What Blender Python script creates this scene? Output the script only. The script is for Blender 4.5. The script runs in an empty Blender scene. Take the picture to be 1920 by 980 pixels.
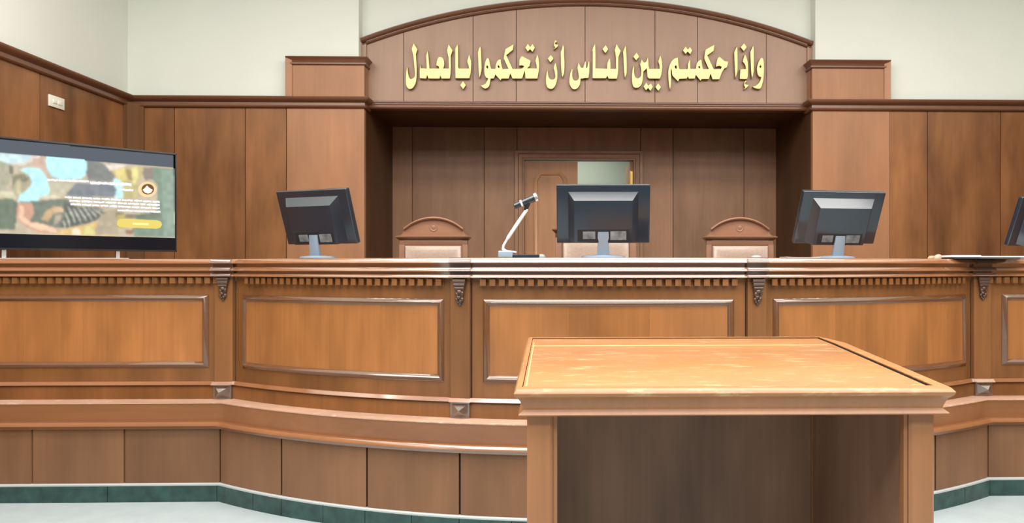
import bpy, bmesh, math, random
from mathutils import Vector, Matrix
random.seed(7)
C = bpy.context.scene.collection
sc = bpy.context.scene

# ------------------------------------------------------------------ camera
F = 1420.0                       # focal length in pixels of a 1920 x 980 frame
PHI = math.radians(1.4)          # the camera looks slightly to the right
PX, PY, EYE = 1049 + F*math.tan(PHI), 500.0, 1.45
cd = bpy.data.cameras.new('camera'); cam = bpy.data.objects.new('camera', cd); C.objects.link(cam)
cam.location = (0, 0, EYE); cam.rotation_euler = (math.pi/2, 0, -PHI)
cd.sensor_width = 36; cd.lens = F/1920*36
cd.shift_x = (960-PX)/1920; cd.shift_y = (PY-490)/1920
cd.clip_start = .05
sc.camera = cam

# ------------------------------------------------------------------ light
EXPO = 0.0
sc.view_settings.view_transform = 'Standard'; sc.view_settings.look = 'None'
sc.view_settings.exposure = EXPO; sc.view_settings.gamma = 1; sc.view_settings.use_curve_mapping = False
w = bpy.data.worlds.new('world'); sc.world = w; w.use_nodes = True
w.node_tree.nodes['Background'].inputs[0].default_value = (1, .985, .95, 1)
w.node_tree.nodes['Background'].inputs[1].default_value = .24
def area(name, loc, sx, sy, power, col=(1, .97, .92), rot=(0, 0, 0)):
    l = bpy.data.lights.new(name, 'AREA'); l.shape = 'RECTANGLE'; l.size = sx; l.size_y = sy
    l.energy = power; l.color = col
    o = bpy.data.objects.new(name, l); C.objects.link(o); o.location = loc; o.rotation_euler = rot
    return o
for Y in (-1.0, .7, 2.4, 4.1):          # four long luminous ceiling panels, outside the picture
    area('ceiling_light', (.3, Y, 4.8), 8.4, 1.0, 290)

# ------------------------------------------------------------------ pixel helpers (measured from the photograph)
cs, sn = math.cos(PHI), math.sin(PHI)
def ray(x, y):
    cx = (x-PX)/F; cz = -(y-PY)/F
    return Vector((cx*cs+sn, -cx*sn+cs, cz))
EYEV = Vector((0, 0, EYE))
def on_y(x, y, Y):
    r = ray(x, y); return EYEV + r*(Y/r.y)
def on_x(x, y, X):
    r = ray(x, y); return EYEV + r*(X/r.x)
def on_plane(x, y, P, N):
    r = ray(x, y); return EYEV + r*((P-EYEV).dot(N)/r.dot(N))

# ------------------------------------------------------------------ materials
def newmat(name):
    m = bpy.data.materials.new(name); m.use_nodes = True
    nt = m.node_tree; b = nt.nodes['Principled BSDF']
    return m, nt, b
def plain(name, col, rough=.5, metal=0, spec=.5, coat=0, noise=0, nscale=20):
    m, nt, b = newmat(name)
    b.inputs['Base Color'].default_value = (*col, 1); b.inputs['Roughness'].default_value = rough
    b.inputs['Metallic'].default_value = metal; b.inputs['Specular IOR Level'].default_value = spec
    b.inputs['Coat Weight'].default_value = coat
    if noise:
        tc = nt.nodes.new('ShaderNodeTexCoord'); n = nt.nodes.new('ShaderNodeTexNoise')
        n.inputs['Scale'].default_value = nscale; n.inputs['Detail'].default_value = 4
        r = nt.nodes.new('ShaderNodeValToRGB')
        r.color_ramp.elements[0].position = .3; r.color_ramp.elements[1].position = .7
        r.color_ramp.elements[0].color = (*[c*(1-noise) for c in col], 1)
        r.color_ramp.elements[1].color = (*[min(1, c*(1+noise)) for c in col], 1)
        nt.links.new(tc.outputs['Object'], n.inputs['Vector']); nt.links.new(n.outputs['Fac'], r.inputs['Fac'])
        nt.links.new(r.outputs['Color'], b.inputs['Base Color'])
    return m
def wood(name, col, rough=.38, axis='Z', grain=.22, blotch=.18, isl=.12, coat=.15, spec=.5, crough=.2, cior=1.5):
    """stained veneer: fine grain along one axis, broad blotches, every board a little different"""
    m, nt, b = newmat(name)
    N, L = nt.nodes, nt.links
    tc = N.new('ShaderNodeTexCoord'); geo = N.new('ShaderNodeNewGeometry')
    off = N.new('ShaderNodeVectorMath'); off.operation = 'ADD'
    sc3 = N.new('ShaderNodeVectorMath'); sc3.operation = 'SCALE'; sc3.inputs[0].default_value = (7, 5, 3)
    L.new(geo.outputs['Random Per Island'], sc3.inputs['Scale'])
    L.new(tc.outputs['Object'], off.inputs[0]); L.new(sc3.outputs[0], off.inputs[1])
    def tex(scale, detail):
        mp = N.new('ShaderNodeMapping'); mp.inputs['Scale'].default_value = scale
        n = N.new('ShaderNodeTexNoise'); n.inputs['Scale'].default_value = 1; n.inputs['Detail'].default_value = detail
        n.inputs['Roughness'].default_value = .6
        L.new(off.outputs[0], mp.inputs['Vector']); L.new(mp.outputs[0], n.inputs['Vector'])
        return n
    g = {'Z': (42, 42, 1.6), 'X': (1.6, 42, 42)}[axis]
    bl = {'Z': (3.2, 3.2, .9), 'X': (.9, 3.2, 3.2)}[axis]
    n1, n2, n3 = tex(g, 5), tex(bl, 3), tex(tuple(c*.22 for c in g), 3)
    def mul(out, lo, hi):
        mr = N.new('ShaderNodeMapRange'); mr.inputs['From Min'].default_value = .3; mr.inputs['From Max'].default_value = .7
        mr.inputs['To Min'].default_value = lo; mr.inputs['To Max'].default_value = hi
        L.new(out, mr.inputs['Value']); return mr.outputs[0]
    a = mul(n1.outputs['Fac'], 1-grain, 1+grain*.6); c = mul(n2.outputs['Fac'], 1-blotch, 1+blotch)
    d = mul(n3.outputs['Fac'], 1-grain*.7, 1+grain*.6)
    ri = N.new('ShaderNodeMapRange'); ri.inputs['To Min'].default_value = 1-isl; ri.inputs['To Max'].default_value = 1+isl
    L.new(geo.outputs['Random Per Island'], ri.inputs['Value'])
    f = None
    for o in (a, c, d, ri.outputs[0]):
        if f is None: f = o; continue
        mm = N.new('ShaderNodeMath'); mm.operation = 'MULTIPLY'; L.new(f, mm.inputs[0]); L.new(o, mm.inputs[1]); f = mm.outputs[0]
    vm = N.new('ShaderNodeVectorMath'); vm.operation = 'SCALE'; vm.inputs[0].default_value = col
    L.new(f, vm.inputs['Scale']); L.new(vm.outputs[0], b.inputs['Base Color'])
    b.inputs['Roughness'].default_value = rough; b.inputs['Specular IOR Level'].default_value = spec
    b.inputs['Coat Weight'].default_value = coat; b.inputs['Coat Roughness'].default_value = crough; b.inputs['Coat IOR'].default_value = cior
    return m
def emit(name, col=None, strength=1.0):
    m = bpy.data.materials.new(name); m.use_nodes = True; nt = m.node_tree; nt.nodes.clear()
    o = nt.nodes.new('ShaderNodeOutputMaterial'); e = nt.nodes.new('ShaderNodeEmission')
    e.inputs['Strength'].default_value = strength*2**-EXPO
    if col: e.inputs['Color'].default_value = (*col, 1)
    else:
        a = nt.nodes.new('ShaderNodeAttribute'); a.attribute_name = 'picture'; nt.links.new(a.outputs['Color'], e.inputs['Color'])
    nt.links.new(e.outputs[0], o.inputs[0]); return m
def srgb(r, g, b):
    f = lambda c: (c/255/12.92 if c/255 <= .04045 else ((c/255+.055)/1.055)**2.4)
    return (f(r), f(g), f(b))

M = {}
VAR = dict(coat=1, crough=.10, cior=2.2)
M['wall_wood'] = wood('wall_wood', (.235, .099, .037), .42, grain=.07, blotch=.40, isl=.10, spec=.3, coat=.05)
M['pier_wood'] = wood('pier_wood', (.36, .172, .086), .4, grain=.05, blotch=.14, isl=.06, spec=.3, coat=.05)
M['head_wood'] = wood('head_wood', (.35, .215, .148), .4, grain=.04, blotch=.08, isl=.04, spec=.3, coat=.05)
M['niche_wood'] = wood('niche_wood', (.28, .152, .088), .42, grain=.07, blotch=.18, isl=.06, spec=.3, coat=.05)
M['trim_wood'] = wood('trim_wood', (.15, .060, .028), .33, axis='X', grain=.08, blotch=.1, isl=.05)
M['bench_wood'] = wood('bench_wood', (.205, .084, .027), .33, grain=.09, blotch=.28, isl=.06)
M['field_wood'] = wood('field_wood', (.335, .135, .042), .33, grain=.10, blotch=.26, isl=.06)
M['mould_wood'] = wood('mould_wood', (.27, .110, .045), .22, axis='X', grain=.08, blotch=.1, isl=.05, **VAR)
M['dais_wood'] = wood('dais_wood', (.195, .096, .047), .42, grain=.06, blotch=.18, isl=.10, spec=.3, coat=.05)
M['step_wood'] = wood('step_wood', (.25, .108, .046), .3, axis='X', grain=.08, blotch=.14, isl=.06, coat=.3)
M['tread_wood'] = wood('tread_wood', (.42, .25, .17), .4, axis='X', grain=.05, blotch=.2, isl=.02, coat=.2)
M['carve_wood'] = wood('carve_wood', (.075, .034, .019), .3, grain=.1, blotch=.2, isl=.05, coat=.5, crough=.15, cior=1.5)
M['cap_wood'] = wood('cap_wood', (.13, .060, .036), .22, axis='X', grain=.08, blotch=.1, isl=.05, coat=1, crough=.1, cior=1.6)
M['pyramid_wood'] = wood('pyramid_wood', (.10, .062, .045), .25, grain=.08, blotch=.1, isl=.05, **VAR)
M['table_top'] = wood('table_top', (.35, .152, .050), .36, axis='X', grain=.06, blotch=.16, isl=.03, coat=.25)
M['table_wood'] = wood('table_wood', (.34, .15, .06), .36, grain=.08, blotch=.1, isl=.05)
M['table_in'] = wood('table_in', (.30, .178, .115), .45, grain=.10, blotch=.35, isl=.05, spec=.3, coat=.05)
M['chair_wood'] = wood('chair_wood', (.25,.120,.068), .35, axis='X', grain=.07, blotch=.1, isl=.05)
M['door_wood'] = wood('door_wood', (.44, .225, .115), .4, grain=.08, blotch=.12, isl=.05, spec=.3, coat=.05)
M['niche_shade_wood'] = wood('niche_shade_wood', (.085, .039, .017), .5, grain=.07, blotch=.25, isl=.06, spec=.25, coat=0)  # darker than the niche back: shade on sides and soffit put into the colour
M['frame_wood'] = wood('frame_wood', (.13, .054, .022), .25, axis='X', grain=.08, blotch=.1, isl=.05, coat=1, crough=.08, cior=1.55)
M['post_wood'] = wood('post_wood', (.15, .068, .030), .65, grain=.05, blotch=.1, isl=.02, coat=0, spec=.1)
M['leaf_trim'] = wood('leaf_trim', (.52,.28,.15), .35, grain=.05, blotch=.1, isl=.05)
M['gap'] = plain('gap', (.012, .006, .004), .8)
M['plaster'] = plain('plaster', (.72, .745, .675), .85, spec=.2, noise=.02, nscale=1.5)
M['green_plaster'] = plain('green_plaster', (.42, .48, .40), .85, spec=.2)
M['floor'] = plain('floor', (.38, .44, .455), .35, noise=.05, nscale=9)
M['marble'] = plain('marble', (.020, .058, .052), .18, noise=.35, nscale=14)
M['grout'] = plain('grout', (.42, .46, .46), .5)
M['gold'] = plain('gold', (.80, .65, .27), .5, metal=.6, spec=.6)
M['gold_shade'] = plain('gold_shade', (.30, .20, .07), .4, metal=.7)  # darkened copy of the gold, shade painted onto the letters' sides
M['white_plastic'] = plain('white_plastic', (.78, .76, .66), .4)
M['black'] = plain('black', (.012, .012, .014), .25, coat=.3)
M['mon'] = plain('mon', (.010, .018, .030), .35, noise=.15, nscale=5, coat=.8, spec=.2); M['mon'].node_tree.nodes['Principled BSDF'].inputs['Coat IOR'].default_value = 1.7; M['mon'].node_tree.nodes['Principled BSDF'].inputs['Coat Roughness'].default_value = .16
M['mon_dark'] = plain('mon_dark', (.008, .008, .010), .5)
M['neck'] = plain('neck', (.25, .33, .42), .28, coat=.4)
M['sticker'] = plain('sticker', (.16, .17, .18), .5, noise=.45, nscale=28)
M['metal'] = plain('metal', (.72, .73, .74), .25, metal=.9)
M['silver'] = plain('silver', (.85, .88, .9), .3, metal=.3)
M['brass'] = plain('brass', (.85, .55, .16), .3, metal=.8)
M['leather'] = plain('leather', (.36, .26, .205), .38, noise=.08, nscale=60, coat=.15)
M['paper'] = plain('paper', (.82, .83, .83), .6)
M['paper_grey'] = plain('paper_grey', (.52, .50, .48), .5)
M['dark_card'] = plain('dark_card', (.05, .05, .05), .5)
M['orange_clay'] = plain('orange_clay', (.70, .30, .16), .5)
M['pink_clay'] = plain('pink_clay', (.60, .33, .24), .5)
M['grey_plastic'] = plain('grey_plastic', (.27, .28, .27), .5)
M['screen'] = plain('screen', (.006, .007, .011), .15, spec=.2)
M['picture'] = emit('picture', None, 1.2)

def wear(m, col, amount):
    """pale scuffs where the varnish has worn off"""
    nt = m.node_tree; b = nt.nodes['Principled BSDF']; N, L = nt.nodes, nt.links
    old = b.inputs['Base Color'].links[0].from_socket
    tc = N.new('ShaderNodeTexCoord'); mp = N.new('ShaderNodeMapping'); mp.inputs['Scale'].default_value = (9, 38, 20)
    n = N.new('ShaderNodeTexNoise'); n.inputs['Scale'].default_value = 1; n.inputs['Detail'].default_value = 6; n.inputs['Roughness'].default_value = .7
    mr = N.new('ShaderNodeMapRange'); mr.inputs['From Min'].default_value = .55; mr.inputs['From Max'].default_value = .68; mr.inputs['To Max'].default_value = amount
    mx = N.new('ShaderNodeMix'); mx.data_type = 'RGBA'; mx.inputs[7].default_value = (*col, 1)
    L.new(tc.outputs['Object'], mp.inputs[0]); L.new(mp.outputs[0], n.inputs['Vector']); L.new(n.outputs['Fac'], mr.inputs['Value'])
    L.new(mr.outputs[0], mx.inputs[0]); L.new(old, mx.inputs[6]); L.new(mx.outputs[2], b.inputs['Base Color'])
wear(M['table_top'], (.62, .42, .22), .55)
wear(M['tread_wood'], (.62, .52, .45), .5)

# ------------------------------------------------------------------ mesh helpers
class MB:
    def __init__(s): s.v = []; s.f = []; s.c = []
    def add(s, vs, fs, col=None):
        n = len(s.v); s.v += [tuple(v) for v in vs]; s.f += [tuple(i+n for i in f) for f in fs]
        s.c += [col]*len(fs); return s
    def hexa(s, p):      # p: 4 bottom + 4 top corners
        return s.add(p, [(3, 2, 1, 0), (4, 5, 6, 7), (0, 1, 5, 4), (1, 2, 6, 5), (2, 3, 7, 6), (3, 0, 4, 7)])
    def box(s, x0, x1, y0, y1, z0, z1):
        return s.hexa([(x0, y0, z0), (x1, y0, z0), (x1, y1, z0), (x0, y1, z0), (x0, y0, z1), (x1, y0, z1), (x1, y1, z1), (x0, y1, z1)])
    def rbox(s, x0, x1, y0, y1, z0, z1, r=.004, seg=2):
        bm = bmesh.new(); bmesh.ops.create_cube(bm, size=1)
        for v in bm.verts:
            v.co = ((x0+x1)/2+v.co.x*(x1-x0), (y0+y1)/2+v.co.y*(y1-y0), (z0+z1)/2+v.co.z*(z1-z0))
        bmesh.ops.bevel(bm, geom=bm.edges[:], offset=r, segments=seg, affect='EDGES', profile=.6)
        s.bm(bm); return s
    def bm(s, bm, mat=None):
        bm.verts.index_update()
        s.add([(mat @ v.co) if mat else v.co.copy() for v in bm.verts], [[v.index for v in f.verts] for f in bm.faces]); bm.free(); return s
    def prism(s, poly, fn, a, b, caps=True):
        """poly of 2-D points, fn(p, t) -> 3-D, swept from t = a to t = b"""
        n = len(poly); vs = [fn(p, a) for p in poly]+[fn(p, b) for p in poly]
        fs = [(i, (i+1) % n, n+(i+1) % n, n+i) for i in range(n)]
        if caps: fs += [tuple(range(n-1, -1, -1)), tuple(range(n, 2*n))]
        return s.add(vs, fs)
    def loft(s, rings, closed=True, caps=True):
        n = len(rings[0]); vs = [p for r in rings for p in r]; fs = []
        for k in range(len(rings)-1):
            for i in range(n if closed else n-1):
                j = (i+1) % n; fs.append((k*n+i, k*n+j, (k+1)*n+j, (k+1)*n+i))
        if caps: fs += [tuple(range(n-1, -1, -1)), tuple(range((len(rings)-1)*n, len(rings)*n))]
        return s.add(vs, fs)
    def tube(s, pts, r, n=12):
        pts = [Vector(p) for p in pts]; rs = r if isinstance(r, (list, tuple)) else [r]*len(pts); rings = []
        for i, p in enumerate(pts):
            t = (pts[min(i+1, len(pts)-1)]-pts[max(i-1, 0)]).normalized()
            a = t.cross(Vector((0, 1, 0)) if abs(t.y) < .9 else Vector((1, 0, 0))).normalized(); b = t.cross(a)
            rings.append([p+(a*math.cos(2*math.pi*k/n)+b*math.sin(2*math.pi*k/n))*rs[i] for k in range(n)])
        return s.loft(rings)
    def ball(s, c, r, seg=14, rings=9, scale=(1, 1, 1), rot=None):
        bm = bmesh.new(); bmesh.ops.create_uvsphere(bm, u_segments=seg, v_segments=rings, radius=r)
        m = Matrix.Translation(c) @ (rot or Matrix()) @ Matrix.Diagonal((*scale, 1))
        return s.bm(bm, m)
    def cyl(s, c, r, h, seg=24, r2=None):
        bm = bmesh.new(); bmesh.ops.create_cone(bm, cap_ends=True, segments=seg, radius1=r, radius2=r if r2 is None else r2, depth=h)
        return s.bm(bm, Matrix.Translation(c))
def obj(name, mb, mat, parent=None, local=False, smooth=38, fix=True):
    me = bpy.data.meshes.new(name); me.from_pydata(mb.v, [], mb.f)
    if fix:
        bm = bmesh.new(); bm.from_mesh(me); bmesh.ops.recalc_face_normals(bm, faces=bm.faces[:]); bm.to_mesh(me); bm.free()
    if mat: me.materials.append(mat)
    me.shade_smooth(); me.set_sharp_from_angle(angle=math.radians(smooth))
    o = bpy.data.objects.new(name, me); C.objects.link(o)
    if parent:
        o.parent = parent
        if not local and parent.type == 'EMPTY': o.location = -Vector(parent.location)
    return o
def tag(o, label, cat, group=None):
    o['label'] = label; o['category'] = cat
    if group: o['group'] = group
    return o
def thing(name, label, cat, loc=(0, 0, 0), group=None):
    o = bpy.data.objects.new(name, None); C.objects.link(o); o.location = loc; o.empty_display_size = .1
    return tag(o, label, cat, group)
def struct(name, mb, mat, parent=None):
    o = obj(name, mb, mat, parent)
    if not parent: o['kind'] = 'structure'
    return o
def copy_tree(o, parent=None):
    c = o.copy(); C.objects.link(c)
    if parent: c.parent = parent
    for ch in o.children: copy_tree(ch, c)
    return c

# ------------------------------------------------------------------ plan of the bench: a shallow bow between two straight wings
XC, YC, R0, YW = .31, 8.33, 4.32, 4.745
TH0 = math.asin(math.sqrt(R0**2-(YC-YW)**2)/R0); ARC = R0*TH0
def pt(s, o, z):
    rr = R0+o; hc = math.sqrt(rr*rr-(YC-YW+o)**2)
    if abs(s) <= 1:
        th = s*math.asin(hc/rr)
        return Vector((XC+rr*math.sin(th), YC-rr*math.cos(th), z))
    t = (abs(s)-1)*ARC
    return Vector((XC+math.copysign(hc+t, s), YW-o, z))
def s_at(x, o=-.13):
    """station along the bench under image column x"""
    r = ray(x, 600); lo, hi = -2.2, 2.2
    for _ in range(60):
        m = (lo+hi)/2; p = pt(m, o, 0)
        if p.x*r.y-p.y*r.x < 0: lo = m
        else: hi = m
    return (lo+hi)/2
def stations(s0, s1, step=.02):
    ks = [s0, s1]+[k for k in (-1, 1) if s0 < k < s1]
    a, b = max(s0, -1), min(s1, 1)
    if b > a: n = max(1, int((b-a)/step)); ks += [a+(b-a)*i/n for i in range(1, n)]
    out = []
    for k in sorted(ks):
        if not out or k-out[-1] > 1e-6: out.append(k)
    return out
def sweep(mb, prof, s0, s1, step=.02):
    return mb.loft([[pt(s, o, z) for o, z in prof] for s in stations(s0, s1, step)])
def nose(o0, z0, o1, z1, n=7):
    """rounded nosing from (o0,z0) below to (o0,z1) above, bulging out to o1"""
    return [(o0+(o1-o0)*math.sin(math.pi*i/(n-1)), z0+(z1-z0)*(.5-.5*math.cos(math.pi*i/(n-1)))) for i in range(n)]
SEND = 1+1.75/ARC                # the wings run out of the picture on both sides
SL, SR = -SEND-.02, SEND-.02

# ================================================================== SETTING
YB, XL, XR = 7.2, on_y(245, 300, 7.2).x, 4.62
ZT = on_y(400, 181, YB).z        # top of the panelling trim
mb = MB().box(XL-.3, XR+.3, -3.5, 11, -.1, 0); struct('floor', mb, M['floor'])
ZC = 5.6
pL, pR = on_y(537, 200, YB).x, on_y(1668, 200, YB).x          # outer edges of the piers
iL, iR = on_y(683, 200, YB).x, on_y(1523, 200, YB).x          # inner edges of the piers
hL, hR = on_y(677, 100, 7.36).x, on_y(1523, 100, 7.36).x      # pediment
YH, YN = 7.36, 8.42              # pediment face, niche back
ZS = on_y(1100, 203, YH).z       # niche soffit
wb = MB()
wb.box(XL-.3, iL-.02, YB+.06, YB+.9, 0, ZT); wb.box(iR+.02, XR+.3, YB+.06, YB+.9, 0, ZT)
wb.box(XL-.3, hL+.004, YB+.06, YB+.9, ZT, ZC); wb.box(hR-.004, XR+.3, YB+.06, YB+.9, ZT, ZC)
wb.box(hL+.004, hR-.004, YH+.04, YB+.9, ZS+.12, ZC)
wall_back = struct('wall_back', wb, M['plaster'])
wall_left = struct('wall_left', MB().box(XL-.3, XL-.06, -1.0, YB+.06, 0, ZC), M['plaster'])
wall_right = struct('wall_right', MB().box(XR+.06, XR+.3, -1.0, YB+.06, 0, ZC), M['plaster'])

TRIM = [(0, -.105), (.014, -.105), (.022, -.100), (.027, -.092), (.022, -.084), (.010, -.080), (.006, -.066), (.006, -.052), (.014, -.046),
        (.030, -.036), (.042, -.024), (.048, -.010), (.048, 0), (0, 0)]
def boards(mb, xs, y, z0, z1, gap=.007, th=.03):
    for a, b in zip(xs[:-1], xs[1:]): mb.box(a+gap/2, b-gap/2, y, y+th, z0, z1)
# back wall panelling, left and right of the piers
def xs_of(pix, Y): return [on_y(p, 300, Y).x for p in pix]
mb = MB(); boards(mb, [XL, *xs_of((327, 460), YB), pL], YB, 0, ZT-.06)
boards(mb, [pR, *xs_of((1739, 1876), YB), XR], YB, 0, ZT-.06)
struct('panelling', mb, M['wall_wood'], wall_back)
mb = MB().box(XL, pL, YB+.02, YB+.058, 0, ZT-.02).box(pR, XR, YB+.02, YB+.058, 0, ZT-.02)
struct('panel_backing', mb, M['gap'], wall_back)
mb = MB()
for a, b in ((XL, pL), (pR, XR)): mb.prism(TRIM, lambda p, t: (t, YB-p[0], ZT+p[1]), a, b)
struct('cornice', mb, M['trim_wood'], wall_back)
# left wall panelling
ys = [on_x(75, 200, XL).y]; st = 1.28
yj = [YB]+[ys[0]-k*st for k in range(6)]
mb = MB()
for a, b in zip(yj[:-1], yj[1:]): mb.box(XL-.03, XL, b+.004, a-.004, 0, ZT-.06)
struct('panelling', mb, M['wall_wood'], wall_left)
mb = MB().box(XL-.058, XL-.02, yj[-1], YB, 0, ZT-.02); struct('panel_backing', mb, M['gap'], wall_left)
mb = MB().prism(TRIM, lambda p, t: (XL+p[0], t, ZT+p[1]), yj[-1], YB); struct('cornice', mb, M['trim_wood'], wall_left)
mb = MB(); boards(mb, [0, 1], 0, 0, .01); mb = MB()
for a, b in zip(yj[:-1], yj[1:]): mb.box(XR, XR+.03, b+.004, a-.004, 0, ZT-.06)
struct('panelling', mb, M['wall_wood'], wall_right)
mb = MB().prism(TRIM, lambda p, t: (XR-p[0], t, ZT+p[1]), yj[-1], YB); struct('cornice', mb, M['trim_wood'], wall_right)
# rounded corner post where the left and back panelling meet
mb = MB()
prof = [(0, -.13), (.018, -.13), (.024, -.10), (.045, -.085), (.060, -.060), (.085, -.045), (.10, -.024), (.13, -.018), (.13, 0), (0, 0)]
mb.prism(prof, lambda p, t: (XL+p[0], YB+p[1], t), 0, ZT-.075)
struct('trim_1', mb, M['post_wood'])

# niche behind the judges' seats
mb = MB(); nx = [iL-.02, *xs_of((773, 908), YN)]
dL, dR = on_y(983, 300, YN).x, on_y(1188, 300, YN).x; dT = on_y(1085, 300, YN).z
boards(mb, nx+[dL-.08], YN, 0, ZS+.1); boards(mb, [dR+.08, *xs_of((1262, 1395), YN), iR+.02], YN, 0, ZS+.1)
mb.box(dL-.076, dR+.076, YN, YN+.03, dT+.08, ZS+.1)
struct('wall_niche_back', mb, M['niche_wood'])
mb = MB().box(iL-.02, dL-.02, YN+.02, YN+.1, 0, ZS+.2).box(dR+.02, iR+.02, YN+.02, YN+.1, 0, ZS+.2).box(dL-.02, dR+.02, YN+.02, YN+.1, dT+.02, ZS+.2)
struct('trim_2', mb, M['gap'])
struct('wall_niche_left', MB().box(iL-.04, iL-.001, YB+.05, YN+.02, 0, ZS+.1), M['niche_shade_wood'])
struct('wall_niche_right', MB().box(iR+.001, iR+.04, YB+.05, YN+.02, 0, ZS+.1), M['niche_shade_wood'])
struct('ceiling_niche', MB().box(iL-.02, iR+.02, YH+.03, YN+.02, ZS+.005, ZS+.05), M['niche_shade_wood'])
# doorway: casing, closed left leaf, right leaf swung back, and the pale green room behind it
def casing(mb, x0, x1, zt, y, wd, prof):
    """three-sided architrave; prof = (inset from outer edge, out)"""
    rings = []
    for i, o in prof:
        rings.append([(x0-wd+i, y-o, 0), (x0-wd+i, y-o, zt+wd-i), (x1+wd-i, y-o, zt+wd-i), (x1+wd-i, y-o, 0)])
    return mb.loft(rings, closed=False, caps=False)
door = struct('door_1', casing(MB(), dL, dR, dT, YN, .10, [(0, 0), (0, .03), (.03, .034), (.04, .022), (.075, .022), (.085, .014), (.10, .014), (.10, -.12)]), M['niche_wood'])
lx = on_y(1083, 300, YN+.06).x; yl = YN+.05
obj('door_leaf', MB().box(dL+.004, lx, yl, yl+.045, .02, dT-.012), M['door_wood'], door)
a0, a1 = on_y(1001, 320, yl).x, on_y(1063, 320, yl).x; zt = on_y(1030, 321, yl).z; ch = .085
def octo(i, z0): return [(a0+i, z0+i), (a1-i, z0+i), (a1-i, zt-ch-i*.4), (a1-ch-i*.4+.02, zt-i), (a0+ch+i*.4-.02, zt-i), (a0+i, zt-ch-i*.4)]
rings = [[(x, yl-o, z) for x, z in octo(i, 1.25)] for i, o in ((0, -.004), (0, .014), (.016, .026), (.040, .016), (.050, -.004))]
obj('leaf_moulding', MB().loft(rings, caps=False), M['leaf_trim'], door)
obj('leaf_panel', MB().prism(octo(.046, 1.25), lambda p, t: (p[0], t, p[1]), yl-.003, yl+.002), M['door_wood'], door)
rx = on_y(1181, 300, YN+.05).x
obj('door_leaf', MB().box(rx-.0, rx+.04, YN+.06, YN+.06+.56, .02, dT-.012), M['door_wood'], door)
hz = on_y(1183, 333, YN).z
obj('hinge', MB().box(rx+.002, rx+.03, YN+.035, YN+.06, hz-.075, hz+.075).tube([(rx+.004, YN+.04, hz-.08), (rx+.004, YN+.04, hz+.08)], .010, 10), M['brass'], door)
mb = MB().box(dL-1.4, dR+1.4, 10.6, 10.7, 0, 3.4).box(dL-1.5, dL-1.4, YN+.1, 10.7, 0, 3.4).box(dR+1.4, dR+1.5, YN+.1, 10.7, 0, 3.4).box(dL-1.5, dR+1.5, YN+.1, 10.7, 3.3, 3.4)
struct('wall_corridor', mb, M['green_plaster'])
area('corridor_light', ((dL+dR)/2, 9.7, 3.2), .6, .6, 26)

# ================================================================== PIERS AND PEDIMENT
ZB = on_y(600, 107, YB).z        # top of the boxes on the piers
BOXT = [(0, -.075), (.010, -.075), (.018, -.068), (.018, -.055), (.008, -.048), (.014, -.030), (.030, -.012), (.036, -.004), (.036, 0), (0, 0)]
def pier(x0, x1, side, label):
    t = thing('wooden_pier', label, 'pier', ((x0+x1)/2, YB+.06, 0), 'piers beside the niche')
    obj('shaft', MB().box(x0+.004, x1, YB, YB+.058, 0, ZT-.06), M['pier_wood'], t)
    inner = (x1, x1-.002) if side < 0 else (x0, x0+.002)
    bx = MB().box(x0, x1, YB, YB+.058, ZT-.07, ZB-.01)
    if side < 0: bx.box(hL+.006, x1, YB+.05, YH-.002, ZT-.07, ZB-.01)
    else: bx.box(x0, hR-.006, YB+.05, YH-.002, ZT-.07, ZB-.01)
    obj('cap_box', bx, M['pier_wood'], t)
    # trim band that turns the inner corner to meet the pediment, and a second one at the top
    def turn(prof, zt, mat, name):
        rings = []
        if side < 0: path = [((x0, YB), (0, -1)), ((x1, YB), (1, -1)), ((x1, YH-.001), (1, 0))]
        else: path = [((x0, YH-.001), (-1, 0)), ((x0, YB), (-1, -1)), ((x1, YB), (0, -1))]
        for (px, py), (nx_, ny_) in path:
            rings.append([(px+nx_*o, py+ny_*o, zt+z) for o, z in prof])
        obj(name, MB().loft(rings), mat, t)
    turn(TRIM, ZT, M['trim_wood'], 'lower_moulding')
    turn(BOXT, ZB, M['trim_wood'], 'top_moulding')
    xo = x0 if side < 0 else x1
    a, b = (xo, xo+.055) if side < 0 else (xo-.055, xo)
    obj('edge_strip', MB().hexa([(a, YB-.03, ZT+.001), (b, YB-.012, ZT+.001), (b, YB, ZT+.001), (a, YB, ZT+.001), (a, YB-.03, ZB-.004), (b, YB-.012, ZB-.004), (b, YB, ZB-.004), (a, YB, ZB-.004)] if side < 0 else
        [(a, YB-.012, ZT+.001), (b, YB-.03, ZT+.001), (b, YB, ZT+.001), (a, YB, ZT+.001), (a, YB-.012, ZB-.004), (b, YB-.03, ZB-.004), (b, YB, ZB-.004), (a, YB, ZB-.004)]), M['pier_wood'], t)
pier(pL, iL, -1, 'brown wooden pier under the left end of the arched pediment')
pier(iR, pR, 1, 'brown wooden pier under the right end of the arched pediment')

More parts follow.
